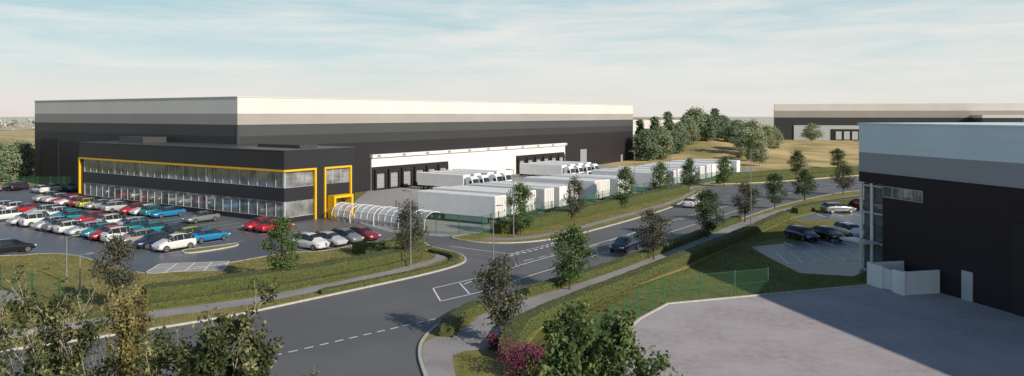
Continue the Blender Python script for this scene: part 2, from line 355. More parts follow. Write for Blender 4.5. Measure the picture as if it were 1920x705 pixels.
for base,n in ((d0+1.9,6),(d0+48.8,6)):
    fbox('dock_surround',FM,base-1.9,base+n*3.6-1.6,l0-.4,l0-.255,0,4.3,M['dockblack'],W)
    for k in range(n):
        rr=base+k*3.6
        putdock(fs,F(FM,rr,l0-.41),first); putdock(fd,F(FM,rr,l0-.42),first); first=False
for rr in (r0+106,): fbox('door',FM,rr,rr+3.4,l0-.1,l0-.003,0,4.6,M['doorgrey'],W)
fbox('door',FM,r0+17,r0+18.1,l0-.08,l0-.003,0,2.2,M['doorgrey'],W)
fbox('door',FM,r0+130,r0+131.1,l0-.08,l0-.003,0,2.2,M['doorgrey'],W)
fbox('dark_wall_panel',FM,r0-.12,r0-.003,l1-10,l1-3,0,9.2,M['dockblack'],W)  # dark rectangle standing slightly proud of the left face
# ------------------------------------------------ office
OF=root('office_block',F(FM,0,0),'two storey black office block with yellow trim and ribbon windows','office building')
E=12.15; LL=51.7
fbox('wall',FM,.3,E-.3,.3,LL-.3,0,9.0,M['dockblack'],OF)
fbox('parapet',FM,-.15,E,-.15,LL,6.85,9.3,M['office'],OF)
fbox('parapet_cap',FM,-.22,E+.07,-.22,LL+.07,9.3,9.38,M['frame'],OF)
fbox('spandrel',FM,0,E-.9,0.0,LL-1.2,2.75,4.5,M['office'],OF)
fbox('plinth',FM,0,E-.9,0.0,LL-1.2,0,.65,M['office'],OF)
fbox('pier',FM,0,1.0,LL-.9,LL,0,6.85,M['office'],OF)
fbox('pier',FM,5.1,6.5,-.08,.28,0,6.85,M['office'],OF)
fbox('pier',FM,11.45,E,-.08,.28,0,6.85,M['office'],OF)
y=MB()
y.box(-.3,0,-.3,LL-.3,6.6,6.848,fr=FM); y.box(.003,4.85,-.3,0,6.6,6.848,fr=FM); y.box(4.853,5.1,-.3,0,0,6.848,fr=FM)
y.box(-.3,0,LL-.297,LL,0,6.848,fr=FM)
y.obj('yellow_frame',M['yellow'],OF)
y=MB(); y.box(6.5,6.75,-.3,0,0,6.848,fr=FM); y.box(11.2,11.45,-.3,0,0,6.848,fr=FM); y.box(6.753,11.197,-.3,0,6.6,6.848,fr=FM); y.obj('yellow_frame',M['yellow'],OF)
y=MB(); y.box(7.0,7.35,-1.6,-.31,0,3.0,fr=FM); y.box(10.15,10.5,-1.6,-.31,0,3.0,fr=FM); y.box(7.353,10.147,-1.6,-.31,2.65,3.0,fr=FM); y.obj('entrance_porch',M['yellow'],OF)
y=MB(); y.box(7.6,9.9,-.05,-.02,.02,2.4,fr=FM); y.box(8.72,8.78,-.09,-.051,.02,2.4,1,fr=FM); y.obj('entrance_door',[M['glass'],M['frame']],OF)
def winmesh(w,h,fm_='lframe',gl_='glass'):
    m=MB(); m.box(-w/2+.04,w/2-.04,-.01,.01,.04,h-.04,0)
    m.box(-w/2,-w/2+.04,-.06,.04,0,h,1); m.box(w/2-.04,w/2,-.06,.04,0,h,1)
    m.box(-w/2+.04,w/2-.04,-.06,.04,0,.05,1); m.box(-w/2+.04,w/2-.04,-.06,.04,h-.05,h,1)
    o=m.obj('window',[M[gl_],M[fm_]]); me=o.data; bpy.data.objects.remove(o); return me
def putwin(me,par,pos,a,name='window'):
    o=bpy.data.objects.new(name,me); col.objects.link(o); o.parent=par; o.matrix_parent_inverse=Matrix.Translation(-par.location)
    o.matrix_basis=Matrix.Translation(pos)@Matrix.Rotation(a,4,'Z'); return o
nb=27; bw=(LL-1.3)/nb
wu=winmesh(bw,2.1); wl=winmesh(bw,2.1)
for k in range(nb):
    l=(k+.5)*bw
    putwin(wu,OF,F(FM,.15,l,4.5),ang(L2)+math.pi); putwin(wl,OF,F(FM,.15,l,.65),ang(L2)+math.pi)
wr=winmesh(1.6,2.1)
for k in range(3):
    putwin(wr,OF,F(FM,.83+.2+k*1.55,.15,4.5),ang(R2)); putwin(wr,OF,F(FM,.83+.2+k*1.55,.15,.65),ang(R2))
wt=winmesh(1.48,2.15)
for k in range(3):
    for z in (0.02,2.2,4.4): putwin(wt,OF,F(FM,7.5+k*1.48,.12,z),ang(R2))
for zz in (4.5,.65):
    for k in (0,9,18,27):
        fbox('window_column',FM,.04,.1,k*bw-.15+(.2 if k==0 else 0),k*bw+.15+(.2 if k==0 else 0),zz+.003,zz+2.09,M['lframe'],OF)
fbox('plant_screen',FM,3,7,38,45,9.38,10.3,M['frame'],OF)
fbox('plant_screen',FM,5,8,3,12,9.38,9.8,M['darkroof'],OF)
# ------------------------------------------------ near building
NB=root('warehouse_building',F(FN,0,0),'dark shaded warehouse with pale upper bands and glazed corner','warehouse')
DA,DB=60,55
fbox('wall',FN,3.0,DA,0,DB,0,7.94,M['nblack'],NB)
fbox('wall',FN,0.3,2.997,7,DB,0,7.94,M['nblack'],NB)
fbox('wall',FN,0,DA,0,DB,7.943,8.85,M['nblack'],NB)
fbox('cladding_band',FN,0,DA,0,DB,8.853,10.58,M['ngrey'],NB)
fbox('cladding_band',FN,0,DA,0,DB,10.583,13.1,M['nwhite'],NB)
fbox('roof_flashing',FN,-.1,DA,-.1,DB,13.103,13.22,M['nwhite'],NB)
fbox('rooflight',FN,4,9,14,34,13.223,13.7,M['nwhite'],NB)
fbox('cladding_band',FN,16,DA,-.12,-.003,0,6.4,M['dockblack'],NB)
for a,bq in ((.15,.15),(1.5,.15),(.15,3.2),(.15,6.6)):
    m=MB(); m.tube([F(FN,a,bq,0),F(FN,a,bq,7.9)],.14,10); m.obj('column',M['hwhite'],NB)
for z in (.1,2.6,5.2,7.6):
    m=MB(); m.box(.05,2.99,.05,.2,z,z+.14,fr=FN); m.box(.05,.2,.21,6.9,z,z+.14,fr=FN); m.obj('transom',M['lframe'],NB)
m=MB(); m.box(.31,2.99,.3,.33,.1,7.9,fr=FN); m.obj('window',M['clear'],NB)
m=MB(); m.box(.3,.33,.34,6.9,.1,7.9,fr=FN); m.obj('window',M['clear'],NB)
for z in (2.6,5.2): fbox('floor_slab',FN,.5,2.95,.5,6.9,z-.1,z+.15,M['doorgrey'],NB)
wn=winmesh(1.1,.95,gl_='darkglass')
for k in range(4): putwin(wn,NB,F(FN,3.7+k*1.12,-.03,6.85),ang(FN[1]))
fbox('door',FN,11.5,12.5,-.08,-.003,0,2.2,M['lframe'],NB)
fbox('door_canopy',FN,-.6,2.6,-1.6,-.003,2.7,2.85,M['lframe'],NB)
BS=root('bin_store',F(FN,7.4,-1.7),'white walled bin store beside the dark building','enclosure')
m=MB(); m.box(5.5,5.7,-3.5,-.15,0,1.8,fr=FN); m.box(5.703,7.2,-3.5,-3.3,0,1.8,fr=FN); m.box(8.3,9.3,-3.5,-3.3,0,1.8,fr=FN); m.box(9.303,9.5,-3.5,-.15,0,1.8,fr=FN)
m.obj('wall',M['trailer'],BS)
m=MB(); m.box(7.25,8.25,-3.45,-3.37,.08,1.7,fr=FN); m.obj('gate',M['whiteplain'],BS)
for q in (5.6,9.4):
    m=MB(); m.tube([F(FN,q,-3.42,0),F(FN,q,-3.42,1.86)],.2,14); m.obj('post',M['hwhite'],BS)
# ------------------------------------------------ far warehouse
FF=(Vector((143.5,420)),Vector((.95,-.31)).normalized(),Vector((.31,.95)).normalized())
FW=root('warehouse',F(FF,0,0),'distant long black warehouse with white loading docks','warehouse')
for z0,z1,mm in ((0,12.2,'dk2'),(12.2,15.8,'grey'),(15.8,19.5,'white')): fbox('cladding_band' if z0 else 'wall',FF,0,190,0,22,z0,z1,M[mm],FW)
fbox('dock_wall',FF,10,52,-.5,-.01,0,8.0,M['lframe'],FW)
for k in range(5): fbox('dock_door',FF,31+k*4,33.8+k*4,-.9,-.72,0.5,4.8,M['lframe'],FW)
fbox('dock_shelter',FF,28.5,51,-.7,-.505,0,6,M['dockblack'],FW)
fbox('annex',FF,95,185,-20,-.02,0,12.2,M['dk2'],FW); fbox('annex_band',FF,94.9,185,-20.1,-.02,12.2,13.6,M['white'],FW)
H=root('warehouse',(60,520,0),'pale distant industrial shed beyond the trees','warehouse')
m=MB(); m.box(70,120,520,560,0,11); m.obj('wall',M['whiteplain'],H)
m=MB(); m.box(69,121,519,561,11,11.6); m.obj('roof',M['grey'],H)
# ------------------------------------------------ vegetation
def leaves(pts,size,name,mat,parent=None,tri=False,up=.35):
    n=len(pts); pts=np.asarray(pts,dtype=float)
    d=rng.normal(size=(n,3)); d/=np.linalg.norm(d,axis=1)[:,None]
    e=rng.normal(size=(n,3)); e-= (e*d).sum(1)[:,None]*d; e/=np.linalg.norm(e,axis=1)[:,None]
    s=size*rng.uniform(.6,1.3,size=(n,1)); 
    v=np.empty((n,4,3)); v[:,0]=pts-d*s; v[:,1]=pts-e*s*.6+d*s*.1; v[:,2]=pts+d*s; v[:,3]=pts+e*s*.6+d*s*.1
    me=bpy.data.meshes.new(name); me.vertices.add(n*4); me.loops.add(n*4); me.polygons.add(n)
    me.vertices.foreach_set('co',v.reshape(-1)); me.loops.foreach_set('vertex_index',np.arange(n*4,dtype=np.int32))
    me.polygons.foreach_set('loop_start',np.arange(0,n*4,4,dtype=np.int32)); me.polygons.foreach_set('loop_total',np.full(n,4,dtype=np.int32))
    me.update(); me.materials.append(mat); return me
def ovoid_tree(h,w,clear,nleaf,lsize,mat,seed,bark='trunk',shape='ovoid',clumps=42):
    rd=random.Random(seed); tm=MB(); pts=[]
    H=h-clear; top=[Vector((0,0,0))]
    x=y=0
    for k in range(1,7):
        x+=rd.uniform(-.03,.03)*h*.3; y+=rd.uniform(-.03,.03)*h*.3; top.append(Vector((x,y,h*.92*k/6)))
    tm.tube(top,[h*.017*(1-k/7)+.012 for k in range(7)],7)
    for c in range(clumps):
        f=rd.random(); zz=clear+H*f
        if shape=='ovoid': prof=math.sin(math.pi*min(1,(f*.86+.12)))**.7
        elif shape=='cone': prof=(1-f)**.8+.05
        else: prof=(math.sin(math.pi*min(1,(f*.9+.08))))**.5
        a=rd.uniform(0,2*math.pi); rr=w/2*prof*math.sqrt(rd.uniform(.08,1))*rd.uniform(.75,1.1)
        cpos=Vector((x*f+math.cos(a)*rr,y*f+math.sin(a)*rr,zz))
        zb=max(clear*.8,zz-rr*rd.uniform(.7,1.3)); k=min(5,int(zb/(h*.92)*6)); 
        st=top[k].lerp(top[k+1],zb/(h*.92)*6-k); mid=st.lerp(cpos,.5)+Vector((0,0,-.05*rr))
        tm.tube([st,mid,cpos],[h*.006,h*.004,h*.0015],4)
        cr=w*.13*rd.uniform(.6,1.25); n=int(nleaf/clumps*rd.uniform(.6,1.4))
        q=rng.normal(size=(n,3))*np.array([cr,cr,cr*.8])*.75+np.array(cpos); pts.append(q)
    q=np.concatenate(pts); q[:,2]=np.clip(q[:,2],clear*.75,None)
    to=tm.obj('trunk',M[bark]); tme=to.data; bpy.data.objects.remove(to)
    return tme,leaves(q,lsize,'crown',mat)
def place_tree(v,loc,s,rot,label,group=None,sz=None,name='tree'):
    o=root(name,loc,label,'tree',group); o.scale=(s,s,sz or s); o.rotation_euler=(0,0,rot)
    for n,me in (('trunk',v[0]),('crown',v[1])):
        c=bpy.data.objects.new(n,me); col.objects.link(c); c.parent=o
    return o
TA=[ovoid_tree(4.8,3.3,1.0,4200,.1,M['leaf_a'],i) for i in (1,2)]
TB=[ovoid_tree(4.8,3.2,1.0,4200,.1,M['leaf_b'],i) for i in (3,4)]
TC=[ovoid_tree(4.8,3.2,1.2,3300,.1,M['leaf_c'],i) for i in (5,6)]
st=[(217,583,262-180,450,TC),(528,533,70,418,TB),(770,494,62,385,TC),(940,648,92,488,TC),(1068,545,79,432,TB),(1226,488,67,395,TC),(1327,447,57,362,TA),(1397,418,52,343,TC),(1453,392,43,330,TA),(1509,376,42,322,TA),(1581,366,42,308,TC),(1495,327,32,285,TA),(1570,316,32,281,TA),
 (977,442,53,350,TB),(1077,416,41,335,TC),(1172,392,40,318,TB),(1237,369,37,307,TB),(1292,359,34,300,TA),(1357,350,32,296,TB),(1408,306,26,262,TB)]
for i,(a,b_,w,top,T) in enumerate(st):
    p=S(a,b_); hh=(b_-top)*p.y/1440; ww=w*p.y/1440
    lab={id(TA):'dark green young street tree with oval crown on grass verge',id(TB):'fresh green young street tree with rounded crown',id(TC):'bronze green street tree with open crown beside the road'}[id(T)]
    p.z=.1 if i<11 else 0
    place_tree(T[i%2],p,ww/3.3,random.uniform(0,6.3),lab,'young street trees along the road',sz=hh/4.85,name='street_tree')
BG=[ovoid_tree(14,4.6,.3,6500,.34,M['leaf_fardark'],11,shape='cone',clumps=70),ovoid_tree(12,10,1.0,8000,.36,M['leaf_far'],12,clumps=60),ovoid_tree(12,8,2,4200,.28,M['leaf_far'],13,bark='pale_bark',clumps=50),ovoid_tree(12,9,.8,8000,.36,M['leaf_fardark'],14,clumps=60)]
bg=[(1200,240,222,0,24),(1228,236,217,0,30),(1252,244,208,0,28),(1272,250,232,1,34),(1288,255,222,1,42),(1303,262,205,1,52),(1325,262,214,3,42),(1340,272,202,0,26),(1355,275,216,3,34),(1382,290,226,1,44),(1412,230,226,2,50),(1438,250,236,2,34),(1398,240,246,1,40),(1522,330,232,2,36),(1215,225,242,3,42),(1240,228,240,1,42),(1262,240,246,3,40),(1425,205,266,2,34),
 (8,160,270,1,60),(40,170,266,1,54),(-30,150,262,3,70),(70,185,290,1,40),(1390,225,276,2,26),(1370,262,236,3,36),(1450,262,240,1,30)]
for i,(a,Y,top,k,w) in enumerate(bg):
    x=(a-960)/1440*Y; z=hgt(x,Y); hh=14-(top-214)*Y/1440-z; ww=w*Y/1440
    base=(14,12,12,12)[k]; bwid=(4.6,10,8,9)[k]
    place_tree(BG[k],(x,Y,z-.1),ww/bwid*1.05,random.uniform(0,6),('tall dark conifer beside the grassy mound','broad haze-paled green tree on dry grassland','slender birch with airy crown on dry grass','bushy mid green tree near the grassy mound')[k],'trees around the grassy mound',sz=hh/base*.96)
pts=[]
for x in np.arange(-900,1100,7):
    Y=620+60*math.sin(x*.013)+random.uniform(-20,20)
    if 100<x<240: continue
    hh=8.0+3.5*noise.noise(Vector((x*.02,0,0)))+random.uniform(-1,1.5)
    q=rng.normal(size=(60,3))*np.array([3.6,3.6,.1])+np.array([x,Y,0]); q[:,2]=hh*np.sqrt(rng.uniform(0,1,60)); pts.append(q)
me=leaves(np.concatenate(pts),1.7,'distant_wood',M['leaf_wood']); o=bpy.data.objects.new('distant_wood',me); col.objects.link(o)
o['kind']='stuff'; o['label']='hazy distant belt of woodland along the horizon'; o['category']='wood'
def hedge(px,w,h,dens=75,z=.1,closed=False):
    P=[S(a,b) for a,b in px]; P=chaikin(P,1,False)
    rs=[P[0]]
    for a,b in zip(P[:-1],P[1:]):
        n=max(1,int((b-a).length/.6))
        rs+=[a.lerp(b,k/n) for k in range(1,n+1)]
    secs=[]
    N=len(rs)
    for i,p in enumerate(rs):
        t=(rs[min(i+1,N-1)]-rs[max(i-1,0)]); t.normalize(); nn=Vector((-t.y,t.x,0))
        hw=w/2*(1+.09*noise.noise(p*.7)); hh=h*(1+.1*noise.noise(p*.5+Vector((9,0,0))))
        e=.7 if i in (0,N-1) else 1
        prof=[(-.96,0),(-1,.35),(-.98,.8),(-.85,.98),(0,1.0),(.85,.98),(.98,.8),(1,.35),(.96,0)]
        secs.append([p+nn*(hw*q*e)+Vector((0,0,z+hh*zz*(e*.3+.7)))+Vector((noise.noise(p*2+Vector((q,zz,0))),noise.noise(p*2+Vector((zz,q,5))),0))*.05 for q,zz in prof])
    v=[q for s_ in secs for q in s_]; f=[]
    for i in range(N-1):
        for j in range(8): a=i*9+j; f.append((a,a+1,a+10,a+9))
    f+=[tuple(range(9)),tuple((N-1)*9+j for j in range(9))]
    core=mk('hedge',v,f,M['hedgecore'],fix=True)
    pts=[]
    for i in range(N-1):
        L=(rs[i+1]-rs[i]).length
        n=int(dens*L*(w+2*h)*.5)
        if n<1:n=1
        J=rng.integers(0,8,n);uu=rng.uniform(0,1,n);vv=rng.uniform(0,1,n)
        for j,a,b in zip(J,uu,vv):
            q=secs[i][j].lerp(secs[i][j+1],a).lerp(secs[i+1][j].lerp(secs[i+1][j+1],a),b); pts.append(q)
    pts=np.array([tuple(q) for q in pts])+rng.normal(size=(len(pts),3))*.03
    lm=leaves(pts,.07,'leaf',M['hedge'])
    bm=bmesh.new(); bm.from_mesh(core.data); 
    n0=len(bm.faces); bm.from_mesh(lm); bm.faces.ensure_lookup_table()
    for k in range(n0,len(bm.faces)): bm.faces[k].material_index=1
    core.data.materials.append(M['hedge']); bm.to_mesh(core.data); bm.free()
    core['label']='clipped olive green hedge running along the verge'; core['category']='hedge'; return core
hedge([(270,570),(400,551),(560,529),(700,505),(782,485)],2.2,1.15)
hedge([(150,600),(270,583),(430,561),(560,540),(700,513),(785,492)],.7,.45)
hedge([(668,474),(705,479),(742,470),(788,458)],1.6,1.1)
hedge([(685,489),(740,485),(792,472)],1.2,.9)
hedge([(806,474),(842,481),(858,489),(842,500),(805,511),(700,533),(600,554)],.7,.35)
hedge([(932,440),(1000,429),(1100,403),(1200,380),(1283,361)],2.2,1.3,dens=55)
hedge([(985,556),(1100,523),(1180,495),(1300,450),(1385,414)],1.1,.6)
hedge([(952,680),(960,648),(985,619),(1040,595),(1100,569),(1290,491),(1395,446),(1475,409)],1.25,.9)
hedge([(1490,402),(1540,390),(1610,380),(1760,364)],1.4,.9,dens=40)
hedge([(836,635),(850,611),(885,590),(905,583)],1.1,.7)
hedge([(1345,345),(1430,341),(1560,331),(1690,321)],1.4,.9,dens=30)
hedge([(1500,398),(1530,392),(1600,388)],1.3,.9,dens=40)
hedge([(1300,344),(1350,336),(1440,329),(1560,322),(1640,318)],1.8,1.0,dens=25)
def inpoly(x,y,poly):
    c=np.zeros(len(x),bool); n=len(poly); j=n-1
    for i in range(n):
        xi,yi,xj,yj=poly[i].x,poly[i].y,poly[j].x,poly[j].y
        cond=((yi>y)!=(yj>y))&(x<(xj-xi)*(y-yi)/((yj-yi) or 1e-9)+xi); c^=cond; j=i
    return c
pathpolys=[]
for o in bpy.data.objects:
    if o.name.startswith(('pavement','parking_bay')) and o.type=='MESH': pathpolys.append([v.co.copy() for v in o.data.vertices])
def tufts(sets,mat,label,size):
    tp=[]
    for poly,z,n in sets:
        xx=[p.x for p in poly];yy=[p.y for p in poly]
        x=rng.uniform(max(min(xx),-60),max(xx),n*3);y_=rng.uniform(max(30,min(yy)),min(max(yy),125),n*3)
        k=inpoly(x,y_,poly)
        for pp in pathpolys: k&=~inpoly(x,y_,pp)
        x=x[k][:n];y_=y_[k][:n]; tp.append(np.stack([x,y_,np.full(len(x),z+.02)],1))
    me=leaves(np.concatenate(tp),size,'grass',mat); o=bpy.data.objects.new('grass',me); col.objects.link(o); o['kind']='stuff'; o['label']=label; o['category']='grass'
tufts(((V1,.1,26000),(V3,.1,9000),(V2,.1,6000)),M['blade'],'rough olive tufts of grass on the verges',.065)
tufts(((lawnp,0,30000),),M['lawnblade'],'green lawn grass on the bank beside the yard',.06)
# foreground trees by recursive branching
def big_tree(seed,top,width,spread,nleaf,lsize,leaf,bark,label,loc,dense=1.0,jit=.12,minr=.012):
    rd=random.Random(seed); mb=MB(); tips=[]; h=top
    def br(p,d,L,r,dep):
        pts=[p];n=4;dd=d.copy()
        for k in range(n):
            dd=(dd+Vector((rd.uniform(-1,1),rd.uniform(-1,1),rd.uniform(-.3,.7)))*.13).normalized(); pts.append(pts[-1]+dd*L/n)
        mr_=minr if dep<4 else minr*.45
        mb.tube(pts,[max(mr_,r*(1-.6*k/n)) for k in range(n+1)],5 if dep>1 else 7)
        if dep>=2: tips.extend((pts[k],dep) for k in range(1,n+1))
        if dep>=4: return
        nc=(11,5,4,3)[dep]
        for c in range(nc):
            t=.34+.66*(c+rd.random())/nc if dep==0 else .3+.7*(c+rd.random())/nc; k=min(n-1,int(t*n)); q=pts[k].lerp(pts[k+1],min(1,t*n-k))
            a=rd.uniform(0,2*math.pi); out=Vector((math.cos(a),math.sin(a),0)); 
            nd=(dd*.9+out*spread*(1.0 if dep else 1.15)+Vector((0,0,.15))).normalized()
            br(q,nd,L*rd.uniform(.42,.62)*(1.15-.45*t if dep==0 else 1),r*.42,dep+1)
    br(Vector((0,0,0)),Vector((0,0,1)),h*.8,h*.016,0)
    tp=np.array([tuple(p) for p,d in tips])
    cx,cy=tp[:,0].mean(),tp[:,1].mean(); sw=width/(np.percentile(tp[:,0],96)-np.percentile(tp[:,0],4)); sz=top/np.percentile(tp[:,2],99.5)
    T=Matrix.Diagonal((sw,sw,sz)).to_4x4()
    mb.v=[T@v for v in mb.v]; tp=tp*np.array([sw,sw,sz])
    idx=rng.integers(0,len(tp),nleaf)
    gate=np.array([noise.noise(Vector(tp[i])*1.5)+.35*dense for i in idx])>0.0
    q=tp[idx][gate]; q=q+rng.normal(size=q.shape)*jit
    o=root('tree',(loc[0]-cx*sw,loc[1]-cy*sw,0),label,'tree')
    to=mb.obj('trunk',M[bark],smooth=True); to.parent=o
    c=bpy.data.objects.new('crown',leaves(q,lsize,'crown',leaf)); col.objects.link(c); c.parent=o; return o
def XY(a,Y): return ((a-960)/1440*Y,Y,0)
big_tree(21,9.1,2.9,.62,13000,.07,M['leaf_olive'],'pale_bark','pale branched tree with sparse olive leaves',XY(95,23),.35,.1,.014)
big_tree(22,8.4,1.0,.3,11000,.055,M['leaf_yellow'],'pale_bark','slender tree with ochre yellow spring foliage',XY(250,24.5),1.4,.08)
big_tree(23,8.9,3.0,.62,24000,.075,M['leaf_olive'],'pale_bark','leafy olive tree with spreading pale branches',XY(405,22),.75,.1,.012)
big_tree(24,8.2,3.0,.6,20000,.085,M['leaf_d'],'trunk','broad green leafy tree beside the fence',XY(1112,23),.65,.1,.014)
def shrub(loc,w,h,mat,label,n=2600):
    c=rng.normal(size=(14,3))*np.array([w*.25,w*.25,h*.18])+np.array([0,0,h*.5])
    q=c[rng.integers(0,14,n)]+rng.normal(size=(n,3))*np.array([w*.14,w*.14,h*.15]); q[:,2]=np.clip(q[:,2],.02,None)
    r_=root('shrub',loc,label,'shrub'); me=leaves(q,.06,'foliage',mat); o=bpy.data.objects.new('foliage',me); col.objects.link(o); o.parent=r_
    mb=MB()
    for k in range(6): mb.tube([Vector((0,0,0)),Vector(c[k])],[.03,.01],5)
    t_=mb.obj('stem',M['trunk']); t_.parent=r_
shrub(S(975,706,.1),1.9,1.7,M['leaf_purple'],'purple flowering shrub beside the hedge')
shrub(S(1000,690,.1),1.4,1.3,M['leaf_purple'],'purple flowering shrub beside the hedge')
shrub(S(930,655,.1),1.0,.8,M['leaf_purple'],'small purple shrub under a street tree',1500)
shrub(S(1030,725),1.5,1.2,M['leaf_yellow'],'ochre bushy shrub next to green fence')
# ------------------------------------------------ fences
def fence(px,h,label,z=0,step=2.75,pm_='meshpanel'):
    P=[S(a,b) for a,b in px]; o=root('fence',P[0],label,'fence','green mesh fences')
    rs=[]
    for a,b in zip(P[:-1],P[1:]):
        n=max(1,round((b-a).length/step)); rs+=[(a.lerp(b,k/n),a.lerp(b,(k+1)/n)) for k in range(n)]
    for a,b in rs:
        m=MB(); m.box(a.x-.04,a.x+.04,a.y-.04,a.y+.04,z,z+h+.08); m.obj('post',M['postgreen'],o)
        d=(b-a).normalized()*.05; up=Vector((0,0,1)); a2=a+d;b2=b-d; m=MB()
        m.quad(a2+up*(z+.05),b2+up*(z+.05),b2+up*(z+h),a2+up*(z+h),0)
        for zz in (.05,h*.5,h-.03): m.tube([a2+up*(z+zz),b2+up*(z+zz)],.012,4,1)
        m.obj('mesh_panel',[M[pm_],M['postgreen']],o)
    a=rs[-1][1]; m=MB(); m.box(a.x-.04,a.x+.04,a.y-.04,a.y+.04,z,z+h+.08); m.obj('post',M['postgreen'],o)
fence([(742,408),(775,436),(905,443),(935,433),(1100,394),(1240,361),(1300,349)],2.3,'green mesh fence around the trailer yard',.0,pm_='meshyard')
fence([(1040,730),(1095,675),(1145,634),(1196,598),(1246,570),(1440,551)],2.0,'green mesh fence along the concrete yard')
fence([(-120,515),(0,545),(60,562),(112,572)],1.9,'green mesh fence beside the car park verge',.1)
fence([(-100,352),(20,352),(145,352)],2.1,'green mesh fence behind the car park')
fence([(1300,349),(1395,328)],2.0,'green mesh fence around the trailer yard',pm_='meshyard')
# ------------------------------------------------ cars
def carparts(st_,ws,scale_z=1.0,gl=(2,3,6,7)):
    n=len(st_); half=[]
    for (x,zb,bl,zt,w,wt) in st_:
        bl*=scale_z;zt*=scale_z
        half.append([(0,zb),(w*.86,zb),(w*.985,zb+.16*(min(1,w/.8))),(w,(zb+bl)/2+.04),(w*.965,bl),(wt,zt-.05 if zt-bl>.2 else zt-.01),(wt*.6,zt),(0,zt+.015)])
    v=[];K=14
    for (s,h) in zip(st_,half):
        ring=[(s[0],y,z) for y,z in h]+[(s[0],-y,z) for y,z in reversed(h[1:-1])]
        v+=ring
    f=[]
    for i in range(n-1):
        for j in range(K): a=i*K+j; b=i*K+(j+1)%K; f.append((a,b,b+K,a+K))
    f+=[tuple(range(K)),tuple((n-1)*K+j for j in range(K))]
    def rq(i,j): return [Vector(v[i*K+j]),Vector(v[i*K+(j+1)%K]),Vector(v[(i+1)*K+(j+1)%K]),Vector(v[(i+1)*K+j])]
    def gmesh(quads,name,off=.014):
        m=MB()
        for q in quads:
            c=sum(q,Vector())/4; nn=(q[2]-q[0]).cross(q[3]-q[1]).normalized()
            if nn.dot(c-Vector((0,0,.6)))<0: nn=-nn
            m.quad(*[p.lerp(c,.07)+nn*off for p in q])
        o=m.obj(name,M['cglass'],fix=False); me=o.data; bpy.data.objects.remove(o); return me
    r0_,r1_,f0,f1=gl
    parts={}
    o=mk('body',v,f,[pm_body],smooth=True); sm=o.modifiers.new('s','SUBSURF'); sm.levels=1; sm.render_levels=1
    dg=bpy.context.evaluated_depsgraph_get(); me=bpy.data.meshes.new_from_object(o.evaluated_get(dg)); bpy.data.objects.remove(o); 
    parts['body']=me
    parts['windscreen']=gmesh([rq(f0,j) for j in (5,6,7,8)],'windscreen')
    parts['rear_window']=gmesh([rq(r0_,j) for j in (5,6,7,8)],'rear_window')
    parts['side_window']=[gmesh([rq(i,4) for i in range(r0_,f0+1)],'side_window'),gmesh([rq(i,9) for i in range(r0_,f0+1)],'side_window')]
    wm=MB(); wm.cyl((0,0,0),(0,1,0),ws[2],.2,20,0,0); wm.cyl((0,0,0),(0,1,0),ws[2]*.66,.215,16,1); wm.cyl((0,0,0),(0,1,0),ws[2]*.18,.225,10,0)
    o=wm.obj('wheel',[M['tyre'],M['rim']]); parts['wheel']=o.data; bpy.data.objects.remove(o)
    xf=st_[-2][0]; zl=.62*scale_z
    def lamp(mat):
        m=MB(); m.box(-.13,.13,-.17,.17,-.07,.07); o=m.obj('lamp',mat); bv=o.modifiers.new('b','BEVEL'); bv.width=.04; bv.segments=2
        me=bpy.data.meshes.new_from_object(o.evaluated_get(bpy.context.evaluated_depsgraph_get())); bpy.data.objects.remove(o); return me
    parts['headlight']=lamp(M['lamp']); parts['tail_light']=lamp(M['tail'])
    parts['geo']=(ws,xf-.03,st_[1][0]+.06,zl)
    return parts
pm_body=pm('car_paint',(.5,.5,.5),rough=.25,coat=.6)
hatch=[(-2.1,.40,.60,.62,.66,.5),(-2.03,.25,.86,.95,.82,.62),(-1.9,.22,.93,1.08,.86,.62),(-1.5,.20,.96,1.42,.88,.58),(-.6,.20,.95,1.5,.89,.6),(.1,.20,.93,1.49,.89,.6),(.45,.20,.92,1.4,.89,.6),(1.15,.20,.90,1.0,.88,.68),(1.65,.22,.82,.9,.86,.64),(1.98,.25,.68,.74,.78,.56),(2.1,.36,.50,.54,.62,.46)]
saloon=[(-2.35,.42,.62,.66,.66,.5),(-2.25,.28,.86,.95,.82,.64),(-1.75,.22,.93,1.04,.87,.66),(-1.0,.20,.95,1.38,.89,.58),(-.4,.20,.94,1.43,.9,.59),(.2,.20,.93,1.42,.9,.59),(.5,.20,.92,1.34,.9,.6),(1.25,.20,.88,.97,.89,.68),(1.85,.22,.80,.87,.87,.64),(2.22,.25,.66,.72,.78,.56),(2.35,.36,.48,.52,.62,.46)]
estate=[(-2.35,.42,.62,.66,.68,.5),(-2.28,.26,.88,.98,.84,.66),(-2.2,.24,.95,1.1,.88,.66),(-1.9,.20,.98,1.44,.9,.62),(-.8,.20,.97,1.5,.91,.62),(.15,.20,.95,1.49,.91,.61),(.5,.20,.93,1.4,.91,.61),(1.25,.20,.90,1.0,.89,.68),(1.8,.22,.83,.9,.87,.64),(2.2,.25,.68,.74,.8,.56),(2.33,.36,.5,.54,.62,.46)]
CT={'hatch':carparts(hatch,(-1.25,1.3,.32)),'saloon':carparts(saloon,(-1.4,1.4,.33)),'suv':carparts(hatch,(-1.28,1.32,.35),1.13),'estate':carparts(estate,(-1.4,1.42,.33))}
PC={'white':(.75,.75,.74),'silver':(.5,.52,.54),'grey':(.2,.21,.22),'black':(.015,.016,.019),'navy':(.02,.03,.07),'red':(.5,.015,.02),'teal':(.015,.27,.32),'blue':(.015,.22,.46),'lime':(.42,.46,.06),'beige':(.38,.35,.3),'maroon':(.25,.02,.03)}
PM={k:pm('paint_'+k,c,tuple(x*.95 for x in c),rough=.22,metal=.15,coat=.8) for k,c in PC.items()}
